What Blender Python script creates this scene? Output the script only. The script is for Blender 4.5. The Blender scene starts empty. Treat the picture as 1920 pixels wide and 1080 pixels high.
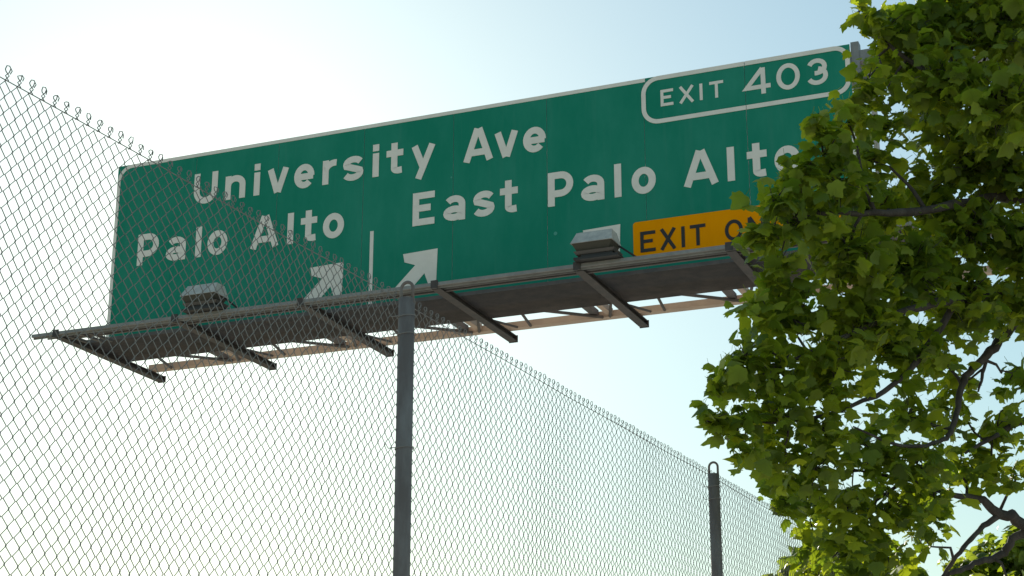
import bpy, math, random
import numpy as np
from mathutils import Vector, Matrix

S = bpy.context.scene
COL = S.collection
RAD = math.radians

# ------------------------------------------------------------------ camera
F = 3262.16                       # focal length in pixels of the 1920 px wide photograph
PITCH = RAD(17.979)
EYE = Vector((0.0, 0.0, 1.6))
cam_d = bpy.data.cameras.new('camera')
cam_d.sensor_width = 36.0
cam_d.lens = F / 1920.0 * 36.0
cam_d.clip_end = 5000.0
cam_d.clip_start = 0.05
cam = bpy.data.objects.new('camera', cam_d)
cam.location = EYE
cam.rotation_euler = (math.pi / 2 + PITCH, 0.0, 0.0)
COL.objects.link(cam)
S.camera = cam


def ray(px, py):
    """direction (depth component along the view axis = 1) of a pixel of the photograph, in world axes"""
    x, y = (px - 960.0) / F, -(py - 540.0) / F
    c, s = math.cos(PITCH), math.sin(PITCH)
    return Vector((x, c - y * s, s + y * c))


def at(px, py, dist):
    return EYE + ray(px, py) * dist


# ------------------------------------------------------------------ sun and sky
_s = ray(335, 335).normalized()   # the sun stands behind the sign
SUN_EL = math.asin(_s.z)
SUN_AZ = math.atan2(_s.x, _s.y)
w = bpy.data.worlds.new('World')
S.world = w
w.use_nodes = True
nt = w.node_tree
nt.nodes.clear()
out = nt.nodes.new('ShaderNodeOutputWorld')
bg = nt.nodes.new('ShaderNodeBackground')
sky = nt.nodes.new('ShaderNodeTexSky')
sky.sky_type = 'NISHITA'
sky.sun_disc = False
sky.sun_elevation = SUN_EL
sky.sun_rotation = SUN_AZ
sky.altitude = 0.0
sky.air_density = 1.55
sky.dust_density = 0.65
sky.ozone_density = 6.0
bg.inputs['Strength'].default_value = 0.10
gam = nt.nodes.new('ShaderNodeGamma')       # hazy air: the sky is evener than the clear model sky
gam.inputs['Gamma'].default_value = 0.74
tint = nt.nodes.new('ShaderNodeMix')
tint.data_type = 'RGBA'
tint.blend_type = 'MULTIPLY'
tint.clamp_result = False
tint.inputs['Factor'].default_value = 1.0
tint.inputs['B'].default_value = (1.47, 1.56, 1.36, 1)
nt.links.new(sky.outputs[0], gam.inputs['Color'])
nt.links.new(gam.outputs[0], tint.inputs['A'])
nt.links.new(tint.outputs['Result'], bg.inputs['Color'])
nt.links.new(bg.outputs[0], out.inputs['Surface'])

sun_d = bpy.data.lights.new('sun', 'SUN')
sun_d.energy = 5.0
sun_d.angle = RAD(0.53)
sun_d.color = (1.0, 0.93, 0.82)
sun = bpy.data.objects.new('sun', sun_d)
sun.rotation_euler = _s.to_track_quat('Z', 'Y').to_euler()
sun.location = (0, 0, 30)
COL.objects.link(sun)

S.view_settings.view_transform = 'Standard'
S.view_settings.look = 'None'
S.view_settings.exposure = 0.52
S.view_settings.gamma = 1.0
S.view_settings.use_curve_mapping = False
S.render.engine = 'CYCLES'
S.cycles.max_bounces = 8
S.cycles.transparent_max_bounces = 8


# ------------------------------------------------------------------ materials
def mat(name, col, rough=0.6, metal=0.0, noise=None, bump=None, trans=None, spec=0.5):
    m = bpy.data.materials.new(name)
    m.use_nodes = True
    n = m.node_tree
    b = n.nodes['Principled BSDF']
    b.inputs['Base Color'].default_value = (*col, 1)
    b.inputs['Roughness'].default_value = rough
    b.inputs['Metallic'].default_value = metal
    b.inputs['Specular IOR Level'].default_value = spec
    tc = n.nodes.new('ShaderNodeTexCoord')
    if noise:
        col2, scale, lo, hi, stretch = noise
        mp = n.nodes.new('ShaderNodeMapping')
        mp.inputs['Scale'].default_value = stretch
        n.links.new(tc.outputs['Object'], mp.inputs['Vector'])
        t = n.nodes.new('ShaderNodeTexNoise')
        t.inputs['Scale'].default_value = scale
        t.inputs['Detail'].default_value = 6
        t.inputs['Roughness'].default_value = 0.65
        n.links.new(mp.outputs[0], t.inputs['Vector'])
        r = n.nodes.new('ShaderNodeMapRange')
        r.inputs['From Min'].default_value = lo
        r.inputs['From Max'].default_value = hi
        n.links.new(t.outputs['Fac'], r.inputs['Value'])
        mx = n.nodes.new('ShaderNodeMix')
        mx.data_type = 'RGBA'
        mx.inputs['A'].default_value = (*col, 1)
        mx.inputs['B'].default_value = (*col2, 1)
        n.links.new(r.outputs[0], mx.inputs['Factor'])
        n.links.new(mx.outputs['Result'], b.inputs['Base Color'])
    if bump:
        t2 = n.nodes.new('ShaderNodeTexNoise')
        t2.inputs['Scale'].default_value = bump[0]
        n.links.new(tc.outputs['Object'], t2.inputs['Vector'])
        bp = n.nodes.new('ShaderNodeBump')
        bp.inputs['Strength'].default_value = bump[1]
        bp.inputs['Distance'].default_value = bump[2]
        n.links.new(t2.outputs['Fac'], bp.inputs['Height'])
        n.links.new(bp.outputs[0], b.inputs['Normal'])
    return m


M = {}
M['green'] = mat('sign_green', (0.008, 0.225, 0.145), 0.7, spec=.15, noise=((0.034, 0.285, 0.20), 1.6, 0.38, 0.80, (1, 1, 0.45)), bump=(3.0, 0.15, 0.01))
_n = M['green'].node_tree
_b = _n.nodes['Principled BSDF']
_src = _b.inputs['Base Color'].links[0].from_socket
_tc = _n.nodes.new('ShaderNodeTexCoord')
_mp = _n.nodes.new('ShaderNodeMapping')
_mp.inputs['Scale'].default_value = (9, 9, .5)
_t = _n.nodes.new('ShaderNodeTexNoise')
_t.inputs['Scale'].default_value = 1.3
_t.inputs['Detail'].default_value = 5
_r = _n.nodes.new('ShaderNodeMapRange')
_r.inputs['From Min'].default_value = .55
_r.inputs['From Max'].default_value = .85
_r.inputs['To Max'].default_value = .5
_m = _n.nodes.new('ShaderNodeMix')
_m.data_type = 'RGBA'
_m.inputs['B'].default_value = (0.05, 0.26, 0.19, 1)
_n.links.new(_tc.outputs['Object'], _mp.inputs['Vector'])
_n.links.new(_mp.outputs[0], _t.inputs['Vector'])
_n.links.new(_t.outputs['Fac'], _r.inputs['Value'])
_n.links.new(_r.outputs[0], _m.inputs['Factor'])
_n.links.new(_src, _m.inputs['A'])
_n.links.new(_m.outputs['Result'], _b.inputs['Base Color'])
M['alu'] = mat('panel_back_aluminium', (0.45, 0.45, 0.44), 0.5, 0.3)
M['white'] = mat('sign_white', (0.88, 0.81, 0.74), 0.7, spec=.15, noise=((0.80, 0.74, 0.67), 5.0, 0.4, 0.7, (1, 1, 1)))
M['orange'] = mat('sign_orange', (1.0, 0.36, 0.0), 0.8, spec=.05, noise=((0.92, 0.31, 0.0), 3.0, 0.35, 0.7, (1, 1, 0.5)))
M['black'] = mat('sign_black', (0.018, 0.014, 0.012), 0.5)
M['steel'] = mat('galvanised_steel', (0.22, 0.215, 0.21), 0.55, 0.25, noise=((0.30, 0.29, 0.28), 9.0, 0.35, 0.7, (1, 1, 1)), bump=(40, 0.2, 0.002))
M['dark_steel'] = mat('weathered_dark_steel', (0.085, 0.078, 0.075), 0.7, 0.1, noise=((0.13, 0.11, 0.10), 7.0, 0.35, 0.7, (1, 1, 1)), bump=(30, 0.2, 0.002))
M['arm'] = mat('painted_arm_steel', (0.04, 0.037, 0.037), 0.7, 0.0, noise=((0.075, 0.06, 0.055), 9.0, 0.4, 0.7, (1, 1, 1)), bump=(30, 0.2, 0.002))
M['tan'] = mat('tan_painted_steel', (0.52, 0.38, 0.28), 0.6, 0.0, noise=((0.40, 0.29, 0.22), 3.0, 0.35, 0.7, (1, 1, 1)))
M['wire'] = mat('galvanised_wire', (0.27, 0.25, 0.23), 0.65, 0.1, spec=.3)
M['post'] = mat('fence_post_steel', (0.20, 0.160, 0.140), 0.75, 0.0, spec=.2, noise=((0.31, 0.275, 0.25), 14.0, 0.40, 0.72, (1, 1, 0.3)), bump=(60, 0.2, 0.002))
M['lamp_body'] = mat('lamp_aluminium', (0.60, 0.56, 0.50), 0.8, 0.0, spec=.15, noise=((0.40, 0.385, 0.36), 12.0, 0.35, 0.7, (1, 1, 1)))
M['lamp_brown'] = mat('lamp_bronze', (0.06, 0.052, 0.038), 0.7)
M['lamp_dark'] = mat('lamp_dark_metal', (0.035, 0.033, 0.032), 0.6, 0.2)
M['concrete'] = mat('concrete', (0.48, 0.45, 0.40), 0.9, noise=((0.40, 0.38, 0.34), 1.5, 0.35, 0.7, (1, 1, 1)))
M['soil'] = mat('dry_grass_ground', (0.40, 0.33, 0.20), 0.95, noise=((0.30, 0.27, 0.15), 0.8, 0.35, 0.7, (1, 1, 1)))
M['bark'] = mat('bark', (0.055, 0.042, 0.035), 0.9, noise=((0.12, 0.10, 0.085), 14.0, 0.45, 0.75, (1, 1, 0.4)), bump=(60, 0.6, 0.01))


def leaf_mat(name, c1, c2, tc1, tc2, tfac):
    m = bpy.data.materials.new(name)
    m.use_nodes = True
    n = m.node_tree
    n.nodes.clear()
    o = n.nodes.new('ShaderNodeOutputMaterial')
    at_ = n.nodes.new('ShaderNodeAttribute')
    at_.attribute_name = 'tone'
    oi = n.nodes.new('ShaderNodeObjectInfo')
    add = n.nodes.new('ShaderNodeMath')
    add.operation = 'ADD'
    n.links.new(at_.outputs['Fac'], add.inputs[0])
    n.links.new(oi.outputs['Alpha'], add.inputs[1])
    sub = n.nodes.new('ShaderNodeMath')
    sub.operation = 'SUBTRACT'
    sub.inputs[1].default_value = 1.0
    sub.use_clamp = True
    n.links.new(add.outputs[0], sub.inputs[0])

    def mix(a, b):
        mx = n.nodes.new('ShaderNodeMix')
        mx.data_type = 'RGBA'
        mx.inputs['A'].default_value = (*a, 1)
        mx.inputs['B'].default_value = (*b, 1)
        n.links.new(sub.outputs[0], mx.inputs['Factor'])
        return mx.outputs['Result']
    p = n.nodes.new('ShaderNodeBsdfPrincipled')
    p.inputs['Roughness'].default_value = 0.45
    p.inputs['Specular IOR Level'].default_value = 0.35
    n.links.new(mix(c1, c2), p.inputs['Base Color'])
    t = n.nodes.new('ShaderNodeBsdfTranslucent')
    n.links.new(mix(tc1, tc2), t.inputs['Color'])
    ms = n.nodes.new('ShaderNodeMixShader')
    ms.inputs['Fac'].default_value = tfac
    n.links.new(p.outputs[0], ms.inputs[1])
    n.links.new(t.outputs[0], ms.inputs[2])
    n.links.new(ms.outputs[0], o.inputs['Surface'])
    return m


M['leaf'] = leaf_mat('plane_leaf', (0.10, 0.155, 0.020), (0.25, 0.29, 0.032), (0.24, 0.35, 0.012), (0.66, 0.72, 0.022), 0.48)
M['leaf_far'] = leaf_mat('pale_leaf', (0.06, 0.10, 0.014), (0.12, 0.16, 0.02), (0.30, 0.42, 0.03), (0.50, 0.55, 0.04), 0.5)


# ------------------------------------------------------------------ mesh helpers
def mesh_obj(name, V, Fc, m, parent=None, smooth=False, xf=None):
    me = bpy.data.meshes.new(name)
    if xf is not None:
        V = [xf @ Vector(v) for v in V]
    me.from_pydata([tuple(v) for v in V], [], [tuple(f) for f in Fc])
    me.update()
    if smooth:
        me.polygons.foreach_set('use_smooth', [True] * len(me.polygons))
    me.materials.append(m)
    o = bpy.data.objects.new(name, me)
    COL.objects.link(o)
    if parent is not None:
        o.parent = parent
    return o


def np_mesh(name, V, Fc, m, tone=None, smooth=False):
    """V (n,3), Fc (k,3|4) arrays"""
    V = np.asarray(V, np.float32)
    Fc = np.asarray(Fc, np.int32)
    me = bpy.data.meshes.new(name)
    k = Fc.shape[1]
    me.vertices.add(len(V))
    me.vertices.foreach_set('co', V.ravel())
    me.loops.add(Fc.size)
    me.loops.foreach_set('vertex_index', Fc.ravel())
    me.polygons.add(len(Fc))
    me.polygons.foreach_set('loop_start', np.arange(len(Fc), dtype=np.int32) * k)
    me.polygons.foreach_set('loop_total', np.full(len(Fc), k, np.int32))
    if smooth:
        me.polygons.foreach_set('use_smooth', np.ones(len(Fc), bool))
    me.update(calc_edges=True)
    if tone is not None:
        a = me.attributes.new('tone', 'FLOAT', 'POINT')
        a.data.foreach_set('value', np.asarray(tone, np.float32))
    me.materials.append(m)
    return me


def thing(name, label, cat, loc=(0, 0, 0), group=None):
    o = bpy.data.objects.new(name, None)
    o.location = loc
    COL.objects.link(o)
    o['label'] = label
    o['category'] = cat
    if group:
        o['group'] = group
    return o


class MB:
    def __init__(self):
        self.V, self.F = [], []

    def poly(self, vs, fs):
        b = len(self.V)
        self.V += [tuple(v) for v in vs]
        self.F += [tuple(i + b for i in f) for f in fs]

    def box(self, x0, x1, y0, y1, z0, z1, tf=None):
        vs = [Vector((x, y, z)) for z in (z0, z1) for x, y in ((x0, y0), (x1, y0), (x1, y1), (x0, y1))]
        if tf:
            vs = [tf(v) for v in vs]
        self.poly(vs, [(0, 3, 2, 1), (4, 5, 6, 7), (0, 1, 5, 4), (1, 2, 6, 5), (2, 3, 7, 6), (3, 0, 4, 7)])

    def bar(self, a, b, wd, ht, up=Vector((0, 0, 1))):
        a, b = Vector(a), Vector(b)
        d = (b - a).normalized()
        s = d.cross(up)
        if s.length < 1e-4:
            s = d.cross(Vector((0, 1, 0)))
        s.normalize()
        u = s.cross(d)
        vs = []
        for p in (a, b):
            for i, j in ((-1, -1), (1, -1), (1, 1), (-1, 1)):
                vs.append(p + s * (i * wd / 2) + u * (j * ht / 2))
        self.poly(vs, [(0, 1, 2, 3), (7, 6, 5, 4), (0, 4, 5, 1), (1, 5, 6, 2), (2, 6, 7, 3), (3, 7, 4, 0)])

    def tube(self, pts, rads, n=8, cap=True):
        pts = [Vector(p) for p in pts]
        if not hasattr(rads, '__len__'):
            rads = [rads] * len(pts)
        prev = None
        rings = []
        for i, p in enumerate(pts):
            d = (pts[min(i + 1, len(pts) - 1)] - pts[max(i - 1, 0)]).normalized()
            if prev is None:
                s = d.orthogonal().normalized()
            else:
                s = (prev - d * prev.dot(d))
                s = s.normalized() if s.length > 1e-5 else d.orthogonal().normalized()
            prev = s
            t = d.cross(s)
            rings.append([p + (s * math.cos(2 * math.pi * k / n) + t * math.sin(2 * math.pi * k / n)) * rads[i] for k in range(n)])
        vs = [v for r in rings for v in r]
        fs = []
        for i in range(len(pts) - 1):
            for k in range(n):
                a, b = i * n + k, i * n + (k + 1) % n
                fs.append((a, b, b + n, a + n))
        if cap:
            fs.append(tuple(range(n - 1, -1, -1)))
            fs.append(tuple((len(pts) - 1) * n + k for k in range(n)))
        self.poly(vs, fs)

    def build(self, name, m, parent=None, smooth=False):
        return mesh_obj(name, self.V, self.F, m, parent, smooth)


# ------------------------------------------------------------------ ground
def structure(o):
    o['kind'] = 'structure'
    return o


g = MB()
g.box(-1500, 1500, -1500, 1500, -1.0, 0.0)
structure(g.build('ground', M['soil']))

# sign frame of reference: u along the sign (to the right, towards the camera), t away from the camera, v up
YS = RAD(-22.236)
DS = Vector((math.cos(YS), math.sin(YS), 0))
DN = Vector((-DS.y, DS.x, 0))
ARM = 2.179
O0 = Vector((-4.428, 21.276, 5.662 + 1.6)) - DN * ARM       # front end of the first catwalk arm
TS = 0.45 * ARM                                              # the sign face stands this far behind the front rail


def sp(u, t, v):
    return O0 + DS * u + DN * t + Vector((0, 0, v))


def sb(mb, u0, u1, t0, t1, v0, v1):
    mb.box(u0, u1, t0, t1, v0, v1, tf=lambda p: sp(p.x, p.y, p.z))


r_ = MB()
base = O0.copy()
for k in range(1):
    r_.box(-60, 60, -1.5, 24, 0.004, 0.006, tf=lambda p: Vector((O0.x, O0.y, 0)) + DS * p.y + DN * p.x + Vector((0, 0, p.z)))
structure(r_.build('road', M['concrete']))

# ------------------------------------------------------------------ lettering
def arc(cx, cy, rx, ry, a0, a1, n=10):
    return [(cx + rx * math.cos(RAD(a0 + (a1 - a0) * i / n)), cy + ry * math.sin(RAD(a0 + (a1 - a0) * i / n))) for i in range(n + 1)]


def rounded(x0, x1, y0, y1, r, n=6):
    p = []
    for cx, cy, a in ((x1 - r, y1 - r, 0), (x0 + r, y1 - r, 90), (x0 + r, y0 + r, 180), (x1 - r, y0 + r, 270)):
        p += arc(cx, cy, r, r, a, a + 90, n)
    return p


def glyph(c, w, s):
    """strokes (centre lines, closed flag) of a letter; cap height 1, width w, stroke s"""
    a = s / 2
    X = 0.76
    xo = X / 2
    if c == 'E':
        return [([(a, 0), (a, 1)], 0), ([(a, 1 - a), (w, 1 - a)], 0), ([(a, .52), (w * .82, .52)], 0), ([(a, a), (w, a)], 0)]
    if c == 'X':
        return [([(a * 1.2, 0), (w - a * 1.2, 1)], 0), ([(w - a * 1.2, 0), (a * 1.2, 1)], 0)]
    if c == 'I':
        return [([(w / 2, 0), (w / 2, 1)], 0)]
    if c == 'T':
        return [([(w / 2, 0), (w / 2, 1 - a)], 0), ([(0, 1 - a), (w, 1 - a)], 0)]
    if c == 'L':
        return [([(a, 0), (a, 1)], 0), ([(a, a), (w, a)], 0)]
    if c == 'N':
        return [([(a, 0), (a, 1)], 0), ([(w - a, 0), (w - a, 1)], 0), ([(a, 1), (w - a, 0)], 0)]
    if c == 'Y':
        return [([(a, 1), (w / 2, .45), (w / 2, 0)], 0), ([(w - a, 1), (w / 2, .45)], 0)]
    if c == 'P':
        r = .27
        return [([(a, 0), (a, 1)], 0), ([(a, 1 - a)] + arc(w - a - r, 1 - a - r, r, r, 90, -90, 12) + [(a, 1 - a - 2 * r)], 0)]
    if c == 'A':
        return [([(a, 0), (w / 2 - s * .12, 1)], 0), ([(w - a, 0), (w / 2 + s * .12, 1)], 0), ([(w * .22, .27), (w * .78, .27)], 0)]
    if c == 'U':
        r = w / 2 - a
        return [([(a, 1)] + arc(w / 2, a + r, r, r, 180, 360, 14) + [(w - a, 1)], 0)]
    if c == '0' or c == 'O':
        return [([(w / 2 + (w / 2 - a) * math.cos(t), .5 + (.5 - a) * math.sin(t)) for t in [2 * math.pi * i / 28 for i in range(28)]], 1)]
    if c == '4':
        return [([(w * .72, 0), (w * .72, 1)], 0), ([(w * .70, 1 - a * .3), (a * .8, .28), (w, .28)], 0)]
    if c == '3':
        r1, r2 = .235, .265
        return [(arc(w * .48, 1 - a - r1, w * .40 - a * .2, r1, 160, -90, 14) + [(w * .36, 1 - a - 2 * r1)], 0),
                (arc(w * .47, a + r2, w * .53 - a, r2, 80, -155, 16), 0)]
    if c == 'o':
        return [([(w / 2 + (w / 2 - a) * math.cos(t), xo + (xo - a + .01) * math.sin(t)) for t in [2 * math.pi * i / 26 for i in range(26)]], 1)]
    if c == 'l':
        return [([(w / 2, 0), (w / 2, .97)], 0)]
    if c == 'i':
        return [([(w / 2, 0), (w / 2, X - .02)], 0), ([(w / 2, X + .045), (w / 2, X + .045 + s * 1.05)], 0)]
    if c == 't':
        st = w * .47
        return [([(st, .97), (st, .18)] + arc(st + .14, .18, .14, .18 - a, 180, 275, 6) + [(w * .93, a + .01)], 0), ([(0, X - a - .01), (w, X - a - .01)], 0)]
    if c == 'v':
        return [([(a * 1.0, X), (w / 2 - s * .06, 0)], 0), ([(w - a * 1.0, X), (w / 2 + s * .06, 0)], 0)]
    if c == 'y':
        return [([(a, X), (w * .52, .02)], 0), ([(w - a, X), (w * .30, -.27)], 0)]
    if c == 'n':
        r = w / 2 - a
        return [([(a, 0), (a, X)], 0), ([(a, X - a - r * .9)] + arc(w / 2, X - a - r * .85, r, r * .85, 180, 0, 12)[1:] + [(w - a, 0)], 0)]
    if c == 'r':
        return [([(a, 0), (a, X)], 0), ([(a, X - a - .2)] + arc(w * .78, X - a - .24, w * .78 - a, .24, 170, 80, 8), 0)]
    if c == 'e':
        rx, ry = w / 2 - a, xo - a + .005
        return [([(w - a, xo - .01)] + arc(w / 2, xo, rx, ry, 4, 318, 22), 0), ([(a, xo - .02), (w - a * .4, xo - .02)], 0)]
    if c == 's':
        p = arc(w * .52, X - a - .15, w * .38, .155, 25, 200, 10) + [(w * .30, .43), (w * .70, .34)] + arc(w * .48, a + .15, w * .39, .155, 20, -155, 10)
        return [(p, 0)]
    if c == 'a':
        return [(arc(w * .50, X - a - .17, w * .5 - a, .17, 150, 0, 9) + [(w - a, 0)], 0),
                ([(w / 2 - a * .1 + (w / 2 - a) * math.cos(t), .225 + (.225 - a) * math.sin(t)) for t in [2 * math.pi * i / 20 for i in range(20)]], 1)]
    raise ValueError(c)


def stroke_solid(pts, closed, s, z0, z1):
    """a ribbon of width s along pts, as a closed solid"""
    n = len(pts)
    P = [Vector((p[0], p[1])) for p in pts]
    L, Rr = [], []
    for i in range(n):
        if closed:
            a, b, c = P[i - 1], P[i], P[(i + 1) % n]
        else:
            a, b, c = P[max(i - 1, 0)], P[i], P[min(i + 1, n - 1)]
        d1 = (b - a) if (b - a).length > 1e-7 else (c - b)
        d2 = (c - b) if (c - b).length > 1e-7 else (b - a)
        d1.normalize()
        d2.normalize()
        n1, n2 = Vector((-d1.y, d1.x)), Vector((-d2.y, d2.x))
        m = (n1 + n2)
        m = m.normalized() if m.length > .2 else n1
        k = (s / 2) / max(.45, m.dot(n1))
        L.append(b + m * k)
        Rr.append(b - m * k)
    V = [(p.x, p.y, z) for z in (z0, z1) for side in (L, Rr) for p in side]
    Fc = []
    seg = n if closed else n - 1
    for i in range(seg):
        j = (i + 1) % n
        Fc += [(2 * n + i, 3 * n + i, 3 * n + j, 2 * n + j), (i, j, n + j, n + i), (i, 2 * n + i, 2 * n + j, j), (n + i, n + j, 3 * n + j, 3 * n + i)]
    if not closed:
        Fc += [(0, n, 3 * n, 2 * n), (n - 1, 3 * n - 1, 4 * n - 1, 2 * n - 1)]
    return V, Fc


def put_letter(c, u0, u1, v, H, s, m, parent, lift=0.0, tsh=0.0):
    wu = (u1 - u0) / H
    mb = MB()
    for i, (p, cl) in enumerate(glyph(c, wu, s / H)):
        V, Fc = stroke_solid(p, cl, s / H, 0, 1)
        mb.poly([sp(u0 + x * H, TS - lift - z * (0.004 + 0.0007 * i) - 0.001, v + y * H) for x, y, z in V], Fc)
    return mb.build('letter', m, parent)


# ------------------------------------------------------------------ the sign
sign = thing('overhead_sign', 'long green freeway exit sign reading University Ave and EXIT 403', 'road sign', (0, 0, 0))
PW, NP = 1.145, 8
SW = PW * NP
V0, V1 = 0.12, 2.475
rnd = random.Random(5)
for i in range(NP):
    mb = MB()
    tt = rnd.uniform(-.0006, .0012)
    sb(mb, i * PW + .002 - .03, (i + 1) * PW - .002 - .03, TS + tt, TS + tt + .035, V0, V1)
    o = mb.build('panel', M['green'], sign)
    o.data.materials.append(M['alu'])
    for k in (0, 1, 3, 4, 5):
        o.data.polygons[k].material_index = 1


def pline(pts, closed, s, name, m, parent, lift=0.0, th=.003):
    V, Fc = stroke_solid(pts, closed, s, 0, 1)
    mb = MB()
    mb.poly([sp(x, TS - lift - .001 - z * th, y) for x, y, z in V], Fc)
    return mb.build(name, m, parent)


XL, XR = -.03, SW - .03
bw = .045
# main border: open at the lower side behind the catwalk, broken where the exit box joins it
pline([(XL + bw / 2 + .005, V0 + .02), (XL + bw / 2 + .005, V1 - .21)] + arc(XL + .215, V1 - .21, .1875, .1875, 180, 90, 8) + [(6.86, V1 - .0225)], 0, bw, 'border', M['white'], sign)
bx0, bx1, by0, by1 = 6.84, XR - .03, 1.935, V1 - .025
pline([(7.985, by0)] + arc(bx0 + .17, by0 + .17, .17, .17, 270, 180, 8) + arc(bx0 + .17, by1 - .17, .17, .17, 180, 90, 8) + [(7.985, by1)], 0, .05, 'exit_border', M['white'], sign, lift=.0035)
pline([(7.991, by1)] + arc(bx1 - .14, by1 - .14, .14, .14, 90, 0, 8) + arc(bx1 - .14, by0 + .14, .14, .14, 0, -90, 8) + [(7.991, by0)], 0, .05, 'exit_border', M['white'], sign, lift=.0035)
pline([(XR - .02, by0 - .1), (XR - .02, V0 + .02)], 0, .035, 'border', M['white'], sign)
pline([(3.535, .20), (3.535, 1.135)], 0, .045, 'divider_line', M['white'], sign)
# University Ave
for c, a, b in (('U', 1.10, 1.43), ('n', 1.54, 1.82), ('i', 1.935, 2.02), ('v', 2.12, 2.41), ('e', 2.485, 2.755), ('r', 2.865, 3.07), ('s', 3.14, 3.395),
                ('i', 3.52, 3.605), ('t', 3.70, 3.915), ('y', 4.02, 4.325), ('A', 4.675, 5.045), ('v', 5.06, 5.35), ('e', 5.41, 5.685)):
    put_letter(c, a, b, 1.80, .40, .08, M['white'], sign)
for c, a, b in (('P', .345, .645), ('a', .76, 1.03), ('l', 1.165, 1.25), ('o', 1.335, 1.61), ('A', 1.925, 2.31), ('l', 2.42, 2.505), ('t', 2.60, 2.815), ('o', 2.895, 3.17),
                ('E', 4.05, 4.325), ('a', 4.44, 4.705), ('s', 4.81, 5.055), ('t', 5.13, 5.345), ('P', 5.705, 6.005), ('a', 6.10, 6.365), ('l', 6.48, 6.565), ('o', 6.68, 6.955),
                ('A', 7.265, 7.655), ('l', 7.75, 7.835), ('t', 7.97, 8.185), ('o', 8.265, 8.54)):
    put_letter(c, a, b, 1.12, .40, .08, M['white'], sign)
for c, a, b in (('E', 7.035, 7.18), ('X', 7.24, 7.42), ('I', 7.475, 7.515), ('T', 7.59, 7.745)):
    put_letter(c, a, b, 2.105, .195, .033, M['white'], sign)
for c, a, b in (('4', 7.98, 8.265), ('0', 8.33, 8.585), ('3', 8.665, 8.885)):
    put_letter(c, a, b, 2.065, .305, .05, M['white'], sign)


def arrow(tx, ty):
    # pointing up and to the right; outline built on the diagonal
    pts = [(0, 0), (-.43, -.015), (-.41, -.115), (-.275, -.165), (-.53, -.41), (-.41, -.53), (-.160, -.275), (-.11, -.41), (-.015, -.44)]
    V, n = [], len(pts)
    for z in (0, 1):
        V += [sp(tx + x, TS - .001 - z * .004, ty + y) for x, y in pts]
    Fc = []
    tri = [(0, 1, 3), (1, 2, 3), (0, 3, 6), (3, 4, 5), (3, 5, 6), (0, 6, 8), (6, 7, 8)]
    for t in tri:
        Fc.append(t[::-1])
        Fc.append(tuple(k + n for k in t))
    for i in range(n):
        j = (i + 1) % n
        Fc.append((i, j, j + n, i + n))
    return mesh_obj('arrow', V, Fc, M['white'], sign)


arrow(3.18, .805)
arrow(4.37, .815)
arrow(6.54, .805)
# small patched spots left by removed bolts
for u, v, rr in ((5.79, .80, .022), (4.50, .34, .03), (4.53, 1.65, .012), (4.535, 1.40, .012), (4.53, 1.28, .014)):
    mb = MB()
    V, n = [], 8
    for z in (0, 1):
        V += [sp(u + rr * math.cos(k * math.pi / 4), TS - .001 - .002 * z, v + rr * math.sin(k * math.pi / 4)) for k in range(n)]
    mb.poly(V, [tuple(range(n, 2 * n))] + [(k, (k + 1) % n, (k + 1) % n + n, k + n) for k in range(n)])
    mb.build('bolt_patch', mat('faded_patch', (.06, .33, .25), .5), sign)

# orange exit only plate
pl = MB()
pts = rounded(6.685, 8.93, .405, .80, .035, 4)
n = len(pts)
V = []
for z in (0, 1):
    V += [sp(x, TS - .001 - .006 * z, y) for x, y in pts]
pl.poly(V, [tuple(range(n, 2 * n)), tuple(range(n - 1, -1, -1))] + [(k, (k + 1) % n, (k + 1) % n + n, k + n) for k in range(n)])
plate = pl.build('exit_only_plate', M['orange'], sign)
for c, a, b in (('E', 6.765, 6.935), ('X', 6.98, 7.17), ('I', 7.22, 7.265), ('T', 7.32, 7.49), ('O', 7.70, 7.895), ('N', 7.95, 8.13), ('L', 8.20, 8.355), ('Y', 8.40, 8.60)):
    put_letter(c, a, b, .445, .235, .038, M['black'], plate, lift=.0065)

# ------------------------------------------------------------------ gantry behind the sign
gan = thing('sign_gantry', 'steel cantilever gantry frame carrying the green freeway sign, tan lower beam', 'gantry')
TB = .82 * ARM
UE = 13.6
for nm, t0, v0, hh, m, ua, ub in (('top_chord', TS + .05, 2.28, .13, 'steel', 0, UE), ('top_chord', TS + .52, 2.28, .13, 'steel', 0, UE),
                                  ('bottom_chord', TS + .05, .20, .12, 'dark_steel', 0, UE), ('bottom_chord', .86 * ARM, .063, .075, 'tan', 0.0, UE)):
    mb = MB()
    sb(mb, ua, ub, t0, t0 + (.14 if m != 'tan' else .11), v0, v0 + hh)
    mb.build(nm, M[m], gan)
for i in range(9):
    u = -.01 + i * SW / 8 * 1.0
    u = min(u, 9.14)
    if i == 8:
        u = SW - .027
    mb = MB()
    sb(mb, u, u + .085, TS + .037, TS + .15, .12, 2.51 if i == 8 else 2.44)
    mb.build('frame_post', M['steel'], gan)
    mb = MB()
    sb(mb, u - .05, u + .02, TS + .43, TS + .515, .15, 2.40)
    mb.build('frame_post', M['steel'], gan)
    mb = MB()
    mb.bar(sp(u + .04, TS + .195, 2.34), sp(u + .04, TS + .425, 2.34), .05, .06)
    mb.build('cross_tie', M['steel'], gan)
mb = MB()
sb(mb, 9.30, 9.35, TS + .06, TS + .14, .15, 2.27)
mb.build('conduit', mat('pale_conduit', (.42, .38, .34), .6), gan)
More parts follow.
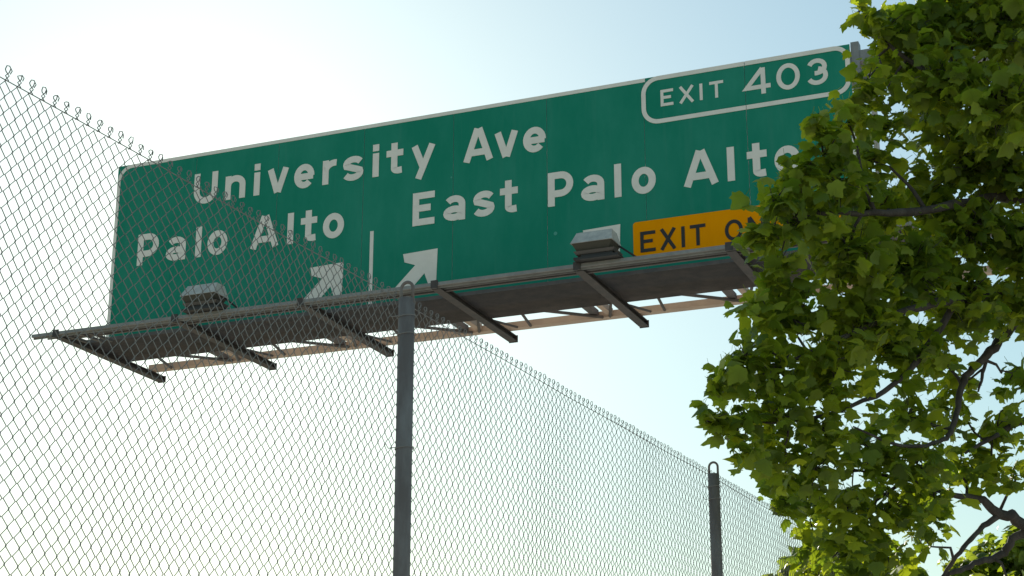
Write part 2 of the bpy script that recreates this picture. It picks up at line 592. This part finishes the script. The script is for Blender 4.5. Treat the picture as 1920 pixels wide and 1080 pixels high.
for i in range(6):
    u = i * 1.6
    # slender bracing in the plane of the lower chords
    for a, b, rr in ((sp(u + .42, TS + .15, .14), sp(u + .34, .859 * ARM, .065), .017), (sp(u + .50, .62 * ARM, .10), sp(u + 1.22, .857 * ARM, .065), .018), (sp(u + 1.45, .62 * ARM, .10), sp(u + 1.78, .857 * ARM, .065), .014), (sp(u + 1.52, TS + .3, .14), sp(u + 1.30, .859 * ARM, .065), .017)):
        mb = MB()
        mb.tube([a, b], rr, 6)
        mb.build('brace_rod', M['dark_steel'], gan)
    for du, m in ((1.13, 'dark_steel'), (1.30, 'tan')):
        mb = MB()
        mb.bar(sp(u + du, TS + .2, .12), sp(u + du, .859 * ARM, .12), .07, .07)
        mb.build('stub_beam', M[m], gan)
# right-hand support column, behind the tree
mb = MB()
cb = sp(13.9, TB - .3, 0)
cb.z = 0
mb.tube([cb, cb + Vector((0, 0, 9.95))], [.38, .30], 20)
mb.build('column', M['steel'], gan, smooth=False)
mb = MB()
mb.tube([cb, cb + Vector((0, 0, .35))], [.7, .7], 20)
mb.build('footing', M['concrete'], gan)

# ------------------------------------------------------------------ catwalk
cw = thing('catwalk', 'narrow steel grating catwalk with bracket arms under the green freeway sign', 'catwalk')
for k, (tt, u0, vv) in enumerate(((0.0, -.34, .020), (.10, -.22, .035))):
    mb = MB()
    sb(mb, u0, 10.2, tt - .018, tt + .022, vv, vv + .035)
    sb(mb, u0, 10.2, tt + .0221, tt + .028, vv - .02, vv + .035)
    mb.build('rail', M['steel'], cw)
for i in range(7):
    u = i * 1.6
    mb = MB()
    h0 = .03
    # channel: web and two flanges
    sb(mb, u - .008, u + .008, .03, ARM, h0 - .030, h0 + .022)
    sb(mb, u - .05, u + .05, .03, ARM, h0 + .0221, h0 + .030)
    sb(mb, u - .05, u + .05, .03, ARM, h0 - .038, h0 - .0301)
    arm = mb.build('bracket_arm', M['arm'], cw)
    mb = MB()
    sb(mb, u - .055, u + .055, ARM + .0001, ARM + .010, h0 - .045, h0 + .04)
    mb.build('end_plate', M['arm'], arm)
# grating: bearing bars along the sign, cross rods over them
G0, G1 = .25 * ARM, .655 * ARM
GV = .061
for i in range(6):
    mb = MB()
    ua, ub = i * 1.6 + .004, (i + 1) * 1.6 - .004
    nb = 31
    for k in range(nb):
        t = G0 + (G1 - G0) * k / (nb - 1)
        hh = .030 if 0 < k < nb - 1 else .042
        sb(mb, ua, ub, t - .003, t + .003, GV, GV + hh)
    for k in range(16):
        u = ua + .05 + k * .10
        sb(mb, u - .003, u + .003, G0 + .004, G1 - .004, GV + .031, GV + .037)
    o = mb.build('grating', M['dark_steel'], cw)
    o['kind'] = 'stuff'
# little struts at the open left end
for du, t0, t1 in ((.12, .02, .35), (.30, .02, .40), (.42, .05, .42)):
    mb = MB()
    mb.bar(sp(du, t0, .01), sp(du + .05, t1, .01), .03, .03)
    mb.build('end_strut', M['dark_steel'], cw)
mb = MB()
sb(mb, -.05, 9.6, .155, .185, .005, .03)
mb.build('toe_rail', M['dark_steel'], cw)


# ------------------------------------------------------------------ floodlights on the front rail
def frustum(mb, c0, h0, c1, h1):
    """c (u,t,v) centre, h (du,dt) half sizes"""
    vs = []
    for c, h in ((c0, h0), (c1, h1)):
        for i, j in ((-1, -1), (1, -1), (1, 1), (-1, 1)):
            vs.append(sp(c[0] + i * h[0], c[1] + j * h[1], c[2] + (0 if len(c) < 4 else c[3] * j)))
    mb.poly(vs, [(0, 3, 2, 1), (4, 5, 6, 7), (0, 1, 5, 4), (1, 2, 6, 5), (2, 3, 7, 6), (3, 0, 4, 7)])


def floodlight(u, label):
    L = thing('floodlight', label, 'floodlight', (0, 0, 0), 'floodlights on the catwalk rail')
    t = -.02
    # two stacked mounting plates
    mb = MB()
    frustum(mb, (u + .02, t + .04, .060), (.24, .15), (u + .02, t + .04, .085), (.24, .15))
    mb.build('mounting_plate', M['lamp_dark'], L)
    mb = MB()
    frustum(mb, (u + .02, t + .02, .088), (.17, .10), (u + .02, t + .02, .118), (.17, .10))
    mb.build('ballast_box', M['lamp_dark'], L)
    mb = MB()
    frustum(mb, (u + .0, t + .03, .120), (.20, .12), (u + .0, t + .03, .150), (.22, .14))
    mb.build('base_tray', M['dark_steel'], L)
    # bronze reflector pan widening upward, tilted to the sign
    mb = MB()
    frustum(mb, (u - .02, t + .02, .152), (.17, .10), (u - .02, t + .02, .232), (.215, .14))
    body = mb.build('reflector_pan', M['lamp_brown'], L)
    mb = MB()
    frustum(mb, (u - .02, t + .02, .234), (.225, .15), (u - .02, t + .05, .375), (.19, .08))
    mb.build('housing', M['lamp_body'], L)
    mb = MB()
    frustum(mb, (u - .02, t + .05, .3755), (.16, .055), (u - .02, t + .05, .383), (.15, .05))
    mb.build('lid', M['lamp_body'], L)
    mb = MB()
    mb.bar(sp(u + .20, t + .10, .225), sp(u + .42, t + .08, .05), .015, .02)
    mb.build('stay', M['lamp_dark'], L)
    mb = MB()
    for du in (-.12, .16):
        sb(mb, u + du - .02, u + du + .02, t - .02, t + .14, .0555, .0598)
    mb.build('clamp', M['lamp_dark'], L)
    mb = MB()
    mb.tube([sp(u - .22, t + .10, .13), sp(u - .30, t + .13, .10), sp(u - .33, t + .145, .07), sp(u - .30, t + .15, .052)], .008, 6)
    mb.build('cable', M['lamp_dark'], L)
    return L


floodlight(1.98, 'box floodlight behind the chain link, below the letters Palo')
floodlight(6.62, 'box floodlight in clear view beside the orange EXIT ONLY plate')

mb = MB()
mb.tube([sp(-.05, .13, .050), sp(10.2, .13, .050)], .012, 8)
mb.build('conduit', M['steel'], cw)
for i in range(7):
    mb = MB()
    sb(mb, i * 1.6 - .04, i * 1.6 + .04, -.03, -.0185, -.012, .075)
    mb.build('rail_clip', M['arm'], cw)

# ------------------------------------------------------------------ chain link fence
DF = Vector((0.42728, 0.90412, 0))
NF = Vector((DF.y, -DF.x, 0))
FP = Vector((-0.3427, 5.4027, 0))
FT = 1.738 + 1.6
fence = thing('chain_link_fence', 'tall galvanised chain link fence receding to the right before the sign', 'fence', FP)
BAY = 3.05
NW = 144
PITCHW = BAY / NW
LV = .0206
NL = int((FT - .05) / LV)
wr = .00124


def fence_mesh():
    Vs, Fs = [], []
    base_i = 0
    j = np.arange(NL + 1)
    z = FT - .022 - j * LV
    rs = np.random.RandomState(3)
    ang = np.arange(4) * math.pi / 2 + math.pi / 4
    for i in range(NW):
        sgn = np.where((i + j) % 2 == 0, 1.0, -1.0)
        x = (i + .5) * PITCHW + sgn * PITCHW * .5
        wob = .005 * np.sin(x * 5.1 + z * 3.0) + .003 * np.sin(z * 9 + x * 4)
        env = np.sin(np.pi * x / BAY)
        y = (.010 * np.sin(x * 3.1 + z * 2.2) + .006 * np.sin(x * 7.3 - z * 4.1)) * env + np.where((j // 1) % 2 == 0, .0016, -.0016) * sgn
        xx = x + wob * env
        zz = z + .002 * np.sin(x * 4 + 1) * env
        # rounded bends: three points per bend
        P = np.stack([xx, y, zz], 1)
        mid = (P[:-1] + P[1:]) / 2
        Q = np.empty((2 * NL + 1, 3))
        Q[0::2] = P
        Q[1::2] = mid
        Q = P
        m = len(Q)
        ring = np.stack([np.cos(ang), np.sin(ang)], 1) * wr * 1.15
        V = np.repeat(Q[:, None, :], 4, 1)
        V[:, :, 0] += ring[None, :, 0]
        V[:, :, 1] += ring[None, :, 1]
        Vs.append(V.reshape(-1, 3))
        a = (np.arange(m - 1)[:, None] * 4 + np.arange(4)[None, :])
        b = (np.arange(m - 1)[:, None] * 4 + (np.arange(4)[None, :] + 1) % 4)
        Fs.append(np.stack([a, b, b + 4, a + 4], -1).reshape(-1, 4) + base_i)
        base_i += m * 4
    V = np.concatenate(Vs)
    Fc = np.concatenate(Fs)
    # knuckled selvage on top: each pair of wire ends twisted up and bent over
    mb = MB()
    for i in range(0, NW, 2):
        x0 = (i + 1) * PITCHW
        q = rs.uniform(-.004, .004, 4)
        q = rs.uniform(-.0035, .0035, 5)
        pts = [(x0 - .004, -.002, -.024), (x0 + .003, .003, -.012), (x0 - .003, -.002, -.002), (x0 - .005 + q[0] * .5, -.002, .003), (x0 - .003 + q[1], 0, .009 + q[2]), (x0 + .004 + q[1], .002, .010 + q[2]),
               (x0 + .008 + q[3], .003, .004), (x0 + .006 + q[4] * .6, .003, -.006)]
        mb.tube([(px, py, FT + pz) for px, py, pz in pts], wr * 1.1, 4, cap=False)
        pts = [(x0 + .004, .002, -.024), (x0 - .003, -.003, -.012), (x0 + .003, .002, -.003), (x0 + .005 + q[2] * .5, .003, .006 + q[3])]
        mb.tube([(px, py, FT + pz) for px, py, pz in pts], wr * 1.1, 4, cap=False)
    V2 = np.array([tuple(v) for v in mb.V])
    F2 = np.array([f for f in mb.F]) + len(V)
    V = np.concatenate([V, V2])
    Fc = np.concatenate([Fc, F2])
    # turn to the fence direction
    W = np.stack([V[:, 0] * DF.x + V[:, 1] * NF.x, V[:, 0] * DF.y + V[:, 1] * NF.y, V[:, 2]], 1)
    return np_mesh('chain_link_mesh', W, Fc, M['wire'])


fm = fence_mesh()
for b in range(-2, 4):
    o = bpy.data.objects.new('chain_link_mesh', fm)
    COL.objects.link(o)
    o.parent = fence
    o.location = DF * (b * BAY) + NF * -.034
    o['kind'] = 'stuff'


def fpt(s, y, z):
    return DF * s + NF * y + Vector((0, 0, z))


mb = MB()
for zz in (FT - .016, .10):
    mb.tube([fpt(-2 * BAY + k * .3, -.036 + .003 * math.sin(k * 1.7), zz - .006 * abs(math.sin(k * .31))) for k in range(62)], .0014, 5)
mb.build('tension_wire', M['wire'], fence)
PR = .0268
for b in range(-2, 5):
    s = b * BAY
    mb = MB()
    ptop = FT - .022
    mb.tube([fpt(s, 0, -.001), fpt(s, 0, ptop)], PR, 20)
    post = mb.build('post', M['post'], fence)
    post.data.polygons.foreach_set('use_smooth', [len(p.vertices) == 4 for p in post.data.polygons])
    mb = MB()
    # arch over the post top that the top wire passes through, its eye seen from the camera
    pts = [fpt(s, (PR - .005) * math.cos(t), ptop + .034 + (PR - .004) * math.sin(t)) for t in [math.pi * k / 12 for k in range(13)]]
    a0, a1 = pts[0], pts[-1]
    mb.tube([a0 - Vector((0, 0, .05))] + pts + [a1 - Vector((0, 0, .05))], .0055, 8)
    mb.build('post_loop', M['post'], post, smooth=True)
    for zz in (FT - .085, FT - .145, FT - .52, FT - .98, FT - 1.5, FT - 2.1, FT - 2.7):
        mb = MB()
        ring = [fpt(s + (PR + .002) * math.cos(t), (PR + .002) * math.sin(t) + (.004 if math.sin(t) > 0 else 0), zz + .003 * math.sin(t)) for t in [2 * math.pi * k / 14 for k in range(15)]]
        ring += [fpt(s + PR + .012, -.022, zz + .004), fpt(s + PR + .004, -.040, zz + .012)]
        mb.tube(ring, .0016, 5)
        mb.tube([fpt(s - PR, -.01, zz), fpt(s - PR - .014, -.034, zz - .004), fpt(s - PR - .024, -.038, zz + .010)], .0016, 5)
        mb.build('wire_tie', M['wire'], post)

# ------------------------------------------------------------------ trees
LEAF = [(0.00, 0.02), (0.20, -0.03), (0.36, 0.04), (0.44, 0.20), (0.60, 0.30), (0.47, 0.42), (0.48, 0.62), (0.31, 0.60), (0.24, 0.70), (0.14, 0.86), (0.00, 1.00)]
LEAF = LEAF + [(-x, y) for x, y in LEAF[-2:0:-1]]
LF = np.array(LEAF)


def leaf_template(k):
    r = np.random.RandomState(k)
    P = LF.copy()
    P[:, 0] *= r.uniform(.88, 1.1)
    P += r.uniform(-.03, .03, P.shape)
    z = -.45 * np.abs(P[:, 0]) * r.uniform(-.3, 1.5) - .45 * r.uniform(-.3, 1.5) * (P[:, 1] - .3) ** 2 + r.uniform(-.05, .05, len(P))
    V = np.concatenate([[[0, .36, .04]], np.stack([P[:, 0], P[:, 1], z], 1)])
    n = len(P)
    Fc = [(0, 1 + i, 1 + (i + 1) % n) for i in range(n)]
    # leaf stalk
    a = r.uniform(-.12, .12)
    V = np.concatenate([V, [[-.014, .03, 0], [.014, .03, 0], [.01 + a, -.36, .16], [-.01 + a, -.36, .16], [0, .03, .02], [a, -.36, .18]]])
    b = n + 1
    Fc += [(b, b + 1, b + 2), (b, b + 2, b + 3), (b, b + 4, b + 5), (b, b + 5, b + 3)]
    return V, np.array(Fc)


TPL = [leaf_template(k) for k in range(12)]


def leaf_rots(rs, n, droop=.55):
    """random leaf frames: blade normals mostly upward, tips hanging outward"""
    az = rs.uniform(0, 2 * np.pi, n)
    tip = np.stack([np.cos(az), np.sin(az), -rs.uniform(-.1, 1.3, n)], 1)
    tip /= np.linalg.norm(tip, axis=1)[:, None]
    nr = np.stack([rs.normal(0, droop, n), rs.normal(0, droop, n), np.ones(n)], 1)
    nr -= tip * (nr * tip).sum(1)[:, None]
    nr /= np.linalg.norm(nr, axis=1)[:, None]
    xx = np.cross(tip, nr)
    return np.stack([xx, tip, nr], 2)      # columns


def build_tree(name, label, base, blobs, limbs, leaf_m, size, seed, n_single=300, twig_r=.004):
    """blobs: (centre, radii, leaf count); limbs: list of (points, radii, part name)"""
    rs = np.random.RandomState(seed)
    T = thing(name, label, 'tree', base)
    base = Vector(base)
    nodes = []
    for pts, rads, nm in limbs:
        # smooth the limb with a wavering Catmull-Rom path
        P = [Vector(p) for p in pts]
        fine, fr = [], []
        for i in range(len(P) - 1):
            p0, p1, p2, p3 = P[max(i - 1, 0)], P[i], P[i + 1], P[min(i + 2, len(P) - 1)]
            for q in range(5):
                t = q / 5
                a = p1 * 2 + (p2 - p0) * t + (p0 * 2 - p1 * 5 + p2 * 4 - p3) * t * t + (p1 * 3 - p0 - p2 * 3 + p3) * t ** 3
                jit = Vector(rs.normal(0, rads[i] * .22, 3)) if (i or q) else Vector((0, 0, 0))
                fine.append(a * .5 + jit)
                fr.append((rads[i] * (1 - t) + rads[i + 1] * t) * rs.uniform(.92, 1.1))
        fine.append(P[-1])
        fr.append(rads[-1])
        mb = MB()
        mb.tube([p - base for p in fine], fr, 9)
        mb.build(nm, M['bark'], T, smooth=True)
        nodes += [(p, r) for p, r in zip(fine, fr)][2:]
    N = np.array([tuple(p) for p, r in nodes])
    NR = np.array([r for p, r in nodes])
    # twigs: from the nearest limb node to each blob, then to sub points
    tw = MB()
    anchors = []
    for c, rad, cnt in blobs:
        c = Vector(c)
        d = np.linalg.norm(N - np.array(c), axis=1)
        # prefer a node that is not farther out than the blob
        k = int(np.argmin(d + rs.uniform(0, .12, len(d))))
        p0 = Vector(N[k])
        r0 = min(NR[k] * .8, .008 + .010 * (c - p0).length)
        mid = (p0 + c) / 2 + Vector(rs.normal(0, .05, 3)) * (c - p0).length + Vector((0, 0, -.04 * (c - p0).length))
        path = [p0, (p0 + mid) / 2 + Vector(rs.normal(0, .02, 3)), mid, (mid + c) / 2 + Vector(rs.normal(0, .02, 3)), c]
        tw.tube([p - base for p in path], [r0, r0 * .85, r0 * .7, r0 * .55, max(.003, r0 * .4)], 6, cap=False)
        subs = []
        for q in range(max(3, int(cnt / 9))):
            v = Vector(rs.normal(0, 1, 3))
            v.normalize()
            e = c + Vector((v.x * rad[0], v.y * rad[1], v.z * rad[2])) * rs.uniform(.45, 1.0)
            m1 = (c + e) / 2 + Vector(rs.normal(0, .025, 3))
            tw.tube([p - base for p in (c, m1, e)], [twig_r, twig_r * .75, twig_r * .45], 4, cap=False)
            subs += [m1, e, (m1 + e) / 2, (c + m1) / 2]
        anchors.append((c, rad, cnt, subs))
    o = tw.build('twigs', M['bark'], T, smooth=True)
    o['kind'] = 'stuff'
    # leaves hang in sprays along the twigs
    P, SZ, TN = [], [], []
    for c, rad, cnt, subs in anchors:
        A = np.array([tuple(s) for s in subs])
        k = rs.randint(0, len(A), cnt)
        spread = min(.078, .55 * min(rad))
        p = A[k] + rs.normal(0, 1, (cnt, 3)) * spread * np.array([1, 1, .8])
        P.append(p)
        SZ.append(size * rs.choice([.45, .7, .9, 1.05, 1.3], cnt, p=[.14, .2, .3, .24, .12]) * rs.uniform(.88, 1.12, cnt))
        tone0 = rs.uniform(.1, .55)
        TN.append(np.clip(tone0 + rs.normal(0, .25, cnt), 0, 1))
    P, SZ, TN = np.concatenate(P), np.concatenate(SZ), np.concatenate(TN)
    R = leaf_rots(rs, len(P))
    # the leaves that show largest become parts of their own
    rel = P - np.array(EYE)
    cth, sth = math.cos(PITCH), math.sin(PITCH)
    dep = rel[:, 1] * cth + rel[:, 2] * sth
    upc = -rel[:, 1] * sth + rel[:, 2] * cth
    X = 960 + F * rel[:, 0] / dep
    Y = 540 - F * upc / dep
    vis = (X > 0) & (X < 1910) & (Y > 5) & (Y < 1075)
    facing = np.abs((R[:, :, 2] * rel).sum(1)) / np.linalg.norm(rel, axis=1)
    score = np.where(vis, SZ / dep * (.35 + facing), 0) * (1 + (dep < np.percentile(dep[vis], 35) if vis.any() else 0))
    order = np.argsort(-score)
    single = order[:n_single]
    rest = order[n_single:]
    meshes = [np_mesh('leaf', V, Fc, leaf_m, tone=np.full(len(V), 1.0)) for V, Fc in TPL]
    ti = rs.randint(0, len(TPL), len(P))
    for i in single:
        o = bpy.data.objects.new('leaf', meshes[ti[i]])
        COL.objects.link(o)
        o.parent = T
        m = Matrix([[R[i, r, c] * SZ[i] for c in range(3)] + [P[i, r] - base[r]] for r in range(3)] + [[0, 0, 0, 1]])
        o.matrix_basis = m
        o.color = (1, 1, 1, float(TN[i]))
    Vs, Fs, Ts = [], [], []
    off = 0
    for k, (V, Fc) in enumerate(TPL):
        idx = rest[ti[rest] == k]
        if not len(idx):
            continue
        W = np.einsum('nij,vj->nvi', R[idx], V) * SZ[idx][:, None, None] + P[idx][:, None, :] - np.array(base)
        Vs.append(W.reshape(-1, 3))
        Fs.append((Fc[None] + (np.arange(len(idx)) * len(V))[:, None, None]).reshape(-1, 3) + off)
        Ts.append(np.repeat(TN[idx], len(V)))
        off += len(idx) * len(V)
    me = np_mesh('foliage', np.concatenate(Vs), np.concatenate(Fs), leaf_m, tone=np.concatenate(Ts))
    o = bpy.data.objects.new('foliage', me)
    COL.objects.link(o)
    o.parent = T
    o['kind'] = 'stuff'
    return T


def B(px, py, rpx, dist, dens=1.0, ry=None):
    c = at(px, py, dist)
    r = rpx * dist / F
    rz = (ry or rpx) * dist / F
    cnt = int(15 + dens * 420 * r * rz * (12.0 if py < 600 else 8.5))
    return (tuple(c), (r, max(r, .22), rz), cnt)


blobs = []
for b in [
    # crown top
    (1612, 22, 12, 8.9, .3), (1640, 45, 20, 8.9, .8), (1672, 62, 34, 9.0, 1), (1720, 40, 50, 9.0, 1), (1790, 40, 85, 9.2, 1), (1880, 60, 95, 9.0, 1),
    (1690, 110, 50, 9.1, 1), (1770, 150, 85, 8.8, 1), (1870, 190, 95, 8.6, 1), (1620, 160, 30, 8.8, .9), (1655, 225, 26, 9.0, .6), (1590, 225, 32, 8.6, 1),
    (1740, 230, 55, 9.3, .9), (1818, 290, 85, 9.2, 1), (1915, 310, 80, 9.1, 1), (1960, 140, 90, 9.5, 1),
    # middle, over the sign
    (1526, 232, 22, 8.3, .9), (1553, 262, 32, 8.3, 1), (1503, 318, 32, 8.2, 1), (1560, 335, 58, 8.4, 1), (1630, 300, 36, 8.9, .8), (1640, 390, 70, 8.8, 1),
    (1455, 372, 30, 8.1, 1), (1503, 410, 56, 8.3, 1), (1438, 442, 27, 8.1, 1), (1590, 470, 85, 8.4, 1), (1730, 380, 75, 9.2, 1), (1820, 430, 90, 9.0, 1), (1910, 460, 85, 9.0, 1),
    (1455, 510, 40, 8.2, 1), (1480, 590, 70, 8.3, 1), (1425, 580, 30, 8.1, 1), (1700, 500, 90, 8.7, 1), (1600, 590, 90, 8.5, 1), (1800, 560, 90, 8.9, 1), (1905, 570, 55, 9.0, 1),
    # lower lobe
    (1402, 660, 34, 8.1, 1), (1365, 690, 26, 8.1, .9), (1345, 712, 14, 8.1, .6), (1455, 690, 65, 8.2, 1), (1560, 690, 85, 8.3, 1), (1670, 640, 80, 8.7, 1), (1750, 660, 60, 9.1, .9),
    (1345, 790, 24, 8.0, 1), (1328, 778, 12, 8.0, .6), (1385, 790, 30, 8.1, .7), (1450, 780, 60, 8.2, 1), (1540, 800, 65, 8.3, 1), (1400, 850, 22, 8.0, .8), (1450, 865, 38, 8.3, .9), (1530, 880, 60, 8.4, 1),
    (1640, 850, 60, 8.6, 1), (1700, 780, 50, 8.9, .8), (1720, 870, 60, 8.7, 1), (1800, 870, 50, 9.2, .8), (1800, 720, 36, 9.3, .6), (1780, 780, 40, 9.4, .8), (1870, 800, 50, 9.2, .8), (1900, 700, 26, 9.2, .5),
    (1466, 895, 26, 8.6, .9), (1478, 945, 26, 9.3, .8), (1505, 935, 30, 9.4, .8), (1515, 1040, 26, 9.4, .7), (1535, 990, 36, 9.4, .7), (1590, 950, 60, 8.6, 1), (1680, 950, 55, 8.7, 1), (1750, 930, 40, 8.9, .9), (1900, 890, 24, 9.2, .5), (1850, 880, 30, 9.2, .5),
    (1575, 1030, 55, 8.7, 1), (1660, 1040, 50, 8.8, .9), (1730, 1000, 32, 8.9, .7), (1620, 1110, 80, 8.9, 1), (1530, 1090, 40, 9.4, .8), (1890, 1110, 50, 9.3, .7),
    # out of frame to the right and above
    (2020, 300, 120, 9.4, 1), (2040, 520, 120, 9.4, 1), (2060, 720, 110, 9.5, 1), (2150, 400, 140, 9.6, 1), (2060, 100, 120, 9.6, 1), (1850, -80, 120, 9.2, 1), (1990, -120, 120, 9.6, 1),
]:
    blobs.append(B(*b))
tb = at(2130, 900, 9.8)
tb = Vector((tb.x, tb.y, 0))
trk = [tb, tb + Vector((.03, .02, 1.2)), tb + Vector((-.04, 0, 2.4)), at(2110, 1000, 9.8), at(2085, 780, 9.7), at(2060, 560, 9.6), at(2035, 330, 9.5), at(2000, 100, 9.5), at(1960, -100, 9.5)]
limbs = [
    (trk, [.17, .15, .13, .11, .085, .065, .05, .035, .02], 'trunk'),
    ([at(2100, 1080, 9.75), at(2000, 1030, 9.5), at(1930, 985, 9.3), at(1875, 962, 9.2), at(1835, 938, 9.1), at(1780, 925, 9.0), at(1700, 900, 8.8), at(1600, 880, 8.6)], [.055, .045, .034, .027, .020, .013, .009, .005], 'limb'),
    ([at(1930, 985, 9.3), at(1900, 1012, 9.3), at(1878, 1040, 9.3), at(1835, 1055, 9.2), at(1790, 1072, 9.1), at(1740, 1100, 9.1)], [.026, .022, .019, .016, .013, .009], 'limb'),
    ([at(1878, 963, 9.2), at(1835, 995, 9.1), at(1800, 1035, 9.0), at(1770, 1078, 9.0), at(1740, 1120, 9.0)], [.017, .014, .012, .010, .008], 'limb'),
    ([at(2050, 500, 9.6), at(1960, 560, 9.4), at(1888, 625, 9.2), at(1850, 666, 9.1), at(1812, 706, 9.0), at(1797, 755, 8.9), at(1786, 803, 8.8), at(1760, 828, 8.7), at(1690, 836, 8.5), at(1600, 800, 8.3)], [.05, .036, .026, .022, .018, .016, .014, .011, .008, .004], 'limb'),
    ([at(1851, 664, 9.1), at(1843, 700, 9.1), at(1834, 735, 9.1)], [.011, .009, .005], 'limb'),
    ([at(2090, 820, 9.7), at(2000, 780, 9.4), at(1920, 788, 9.2), at(1862, 820, 9.1), at(1810, 850, 9.0)], [.04, .026, .017, .012, .006], 'limb'),
    ([at(2060, 560, 9.6), at(1940, 540, 9.2), at(1800, 560, 8.8), at(1680, 590, 8.5), at(1560, 640, 8.3), at(1460, 690, 8.2), at(1390, 720, 8.1)], [.05, .036, .026, .018, .012, .008, .004], 'limb'),
    ([at(2035, 400, 9.5), at(1900, 370, 9.2), at(1760, 390, 8.8), at(1640, 400, 8.5), at(1540, 400, 8.3), at(1470, 410, 8.2)], [.045, .033, .023, .016, .010, .005], 'limb'),
    ([at(2020, 230, 9.5), at(1900, 190, 9.2), at(1790, 150, 9.0), at(1700, 110, 8.9), at(1655, 70, 8.9), at(1622, 32, 8.9)], [.04, .028, .019, .012, .007, .003], 'limb'),
    ([at(1800, 560, 8.8), at(1700, 700, 8.6), at(1600, 760, 8.4), at(1480, 790, 8.2), at(1370, 792, 8.1)], [.02, .015, .010, .007, .003], 'limb'),
    ([at(1700, 900, 8.8), at(1600, 960, 9.0), at(1520, 960, 9.5), at(1480, 930, 9.6)], [.010, .008, .006, .003], 'limb'),
]
build_tree('plane_tree', 'leafy green plane tree in front of the right end of the sign', (tb.x, tb.y, 0), blobs, limbs, M['leaf'], .078, 11)

# second, sunlit tree beyond the fence, low at the right
blobs2 = []
for b in [(1500, 1090, 60, 16.5, 1), (1600, 1070, 60, 16.3, 1), (1690, 1085, 40, 16.5, .8), (1810, 1060, 28, 16.3, .8), (1870, 1045, 36, 16.6, .9), (1905, 1015, 30, 16.2, .8), (1790, 1150, 70, 16.6, 1),
          (1900, 1100, 90, 16.4, 1), (1600, 1140, 90, 16.6, 1), (2000, 1040, 90, 16.8, 1), (1530, 1030, 26, 16.0, .6), (1850, 1190, 120, 16.6, 1), (1700, 1200, 120, 16.6, 1), (1600, 1030, 26, 16.2, .8)]:
    blobs2.append(B(*b))
tb2 = at(1760, 1200, 16.6)
tb2 = Vector((tb2.x, tb2.y, 0))
limbs2 = [([tb2, tb2 + Vector((.05, 0, 1.2)), at(1760, 1200, 16.6), at(1770, 1120, 16.5), at(1790, 1050, 16.4)], [.16, .12, .07, .045, .015], 'trunk'),
          ([at(1760, 1200, 16.6), at(1640, 1130, 16.5), at(1540, 1040, 16.2), at(1520, 1020, 16.1)], [.06, .04, .02, .006], 'limb'),
          ([at(1760, 1200, 16.6), at(1880, 1120, 16.5), at(1920, 1040, 16.4), at(1980, 1000, 16.4)], [.06, .04, .02, .008], 'limb')]
build_tree('background_tree', 'pale sunlit tree low behind the fence and the plane tree', (tb2.x, tb2.y, 0), blobs2, limbs2, M['leaf_far'], .13, 23, n_single=0)
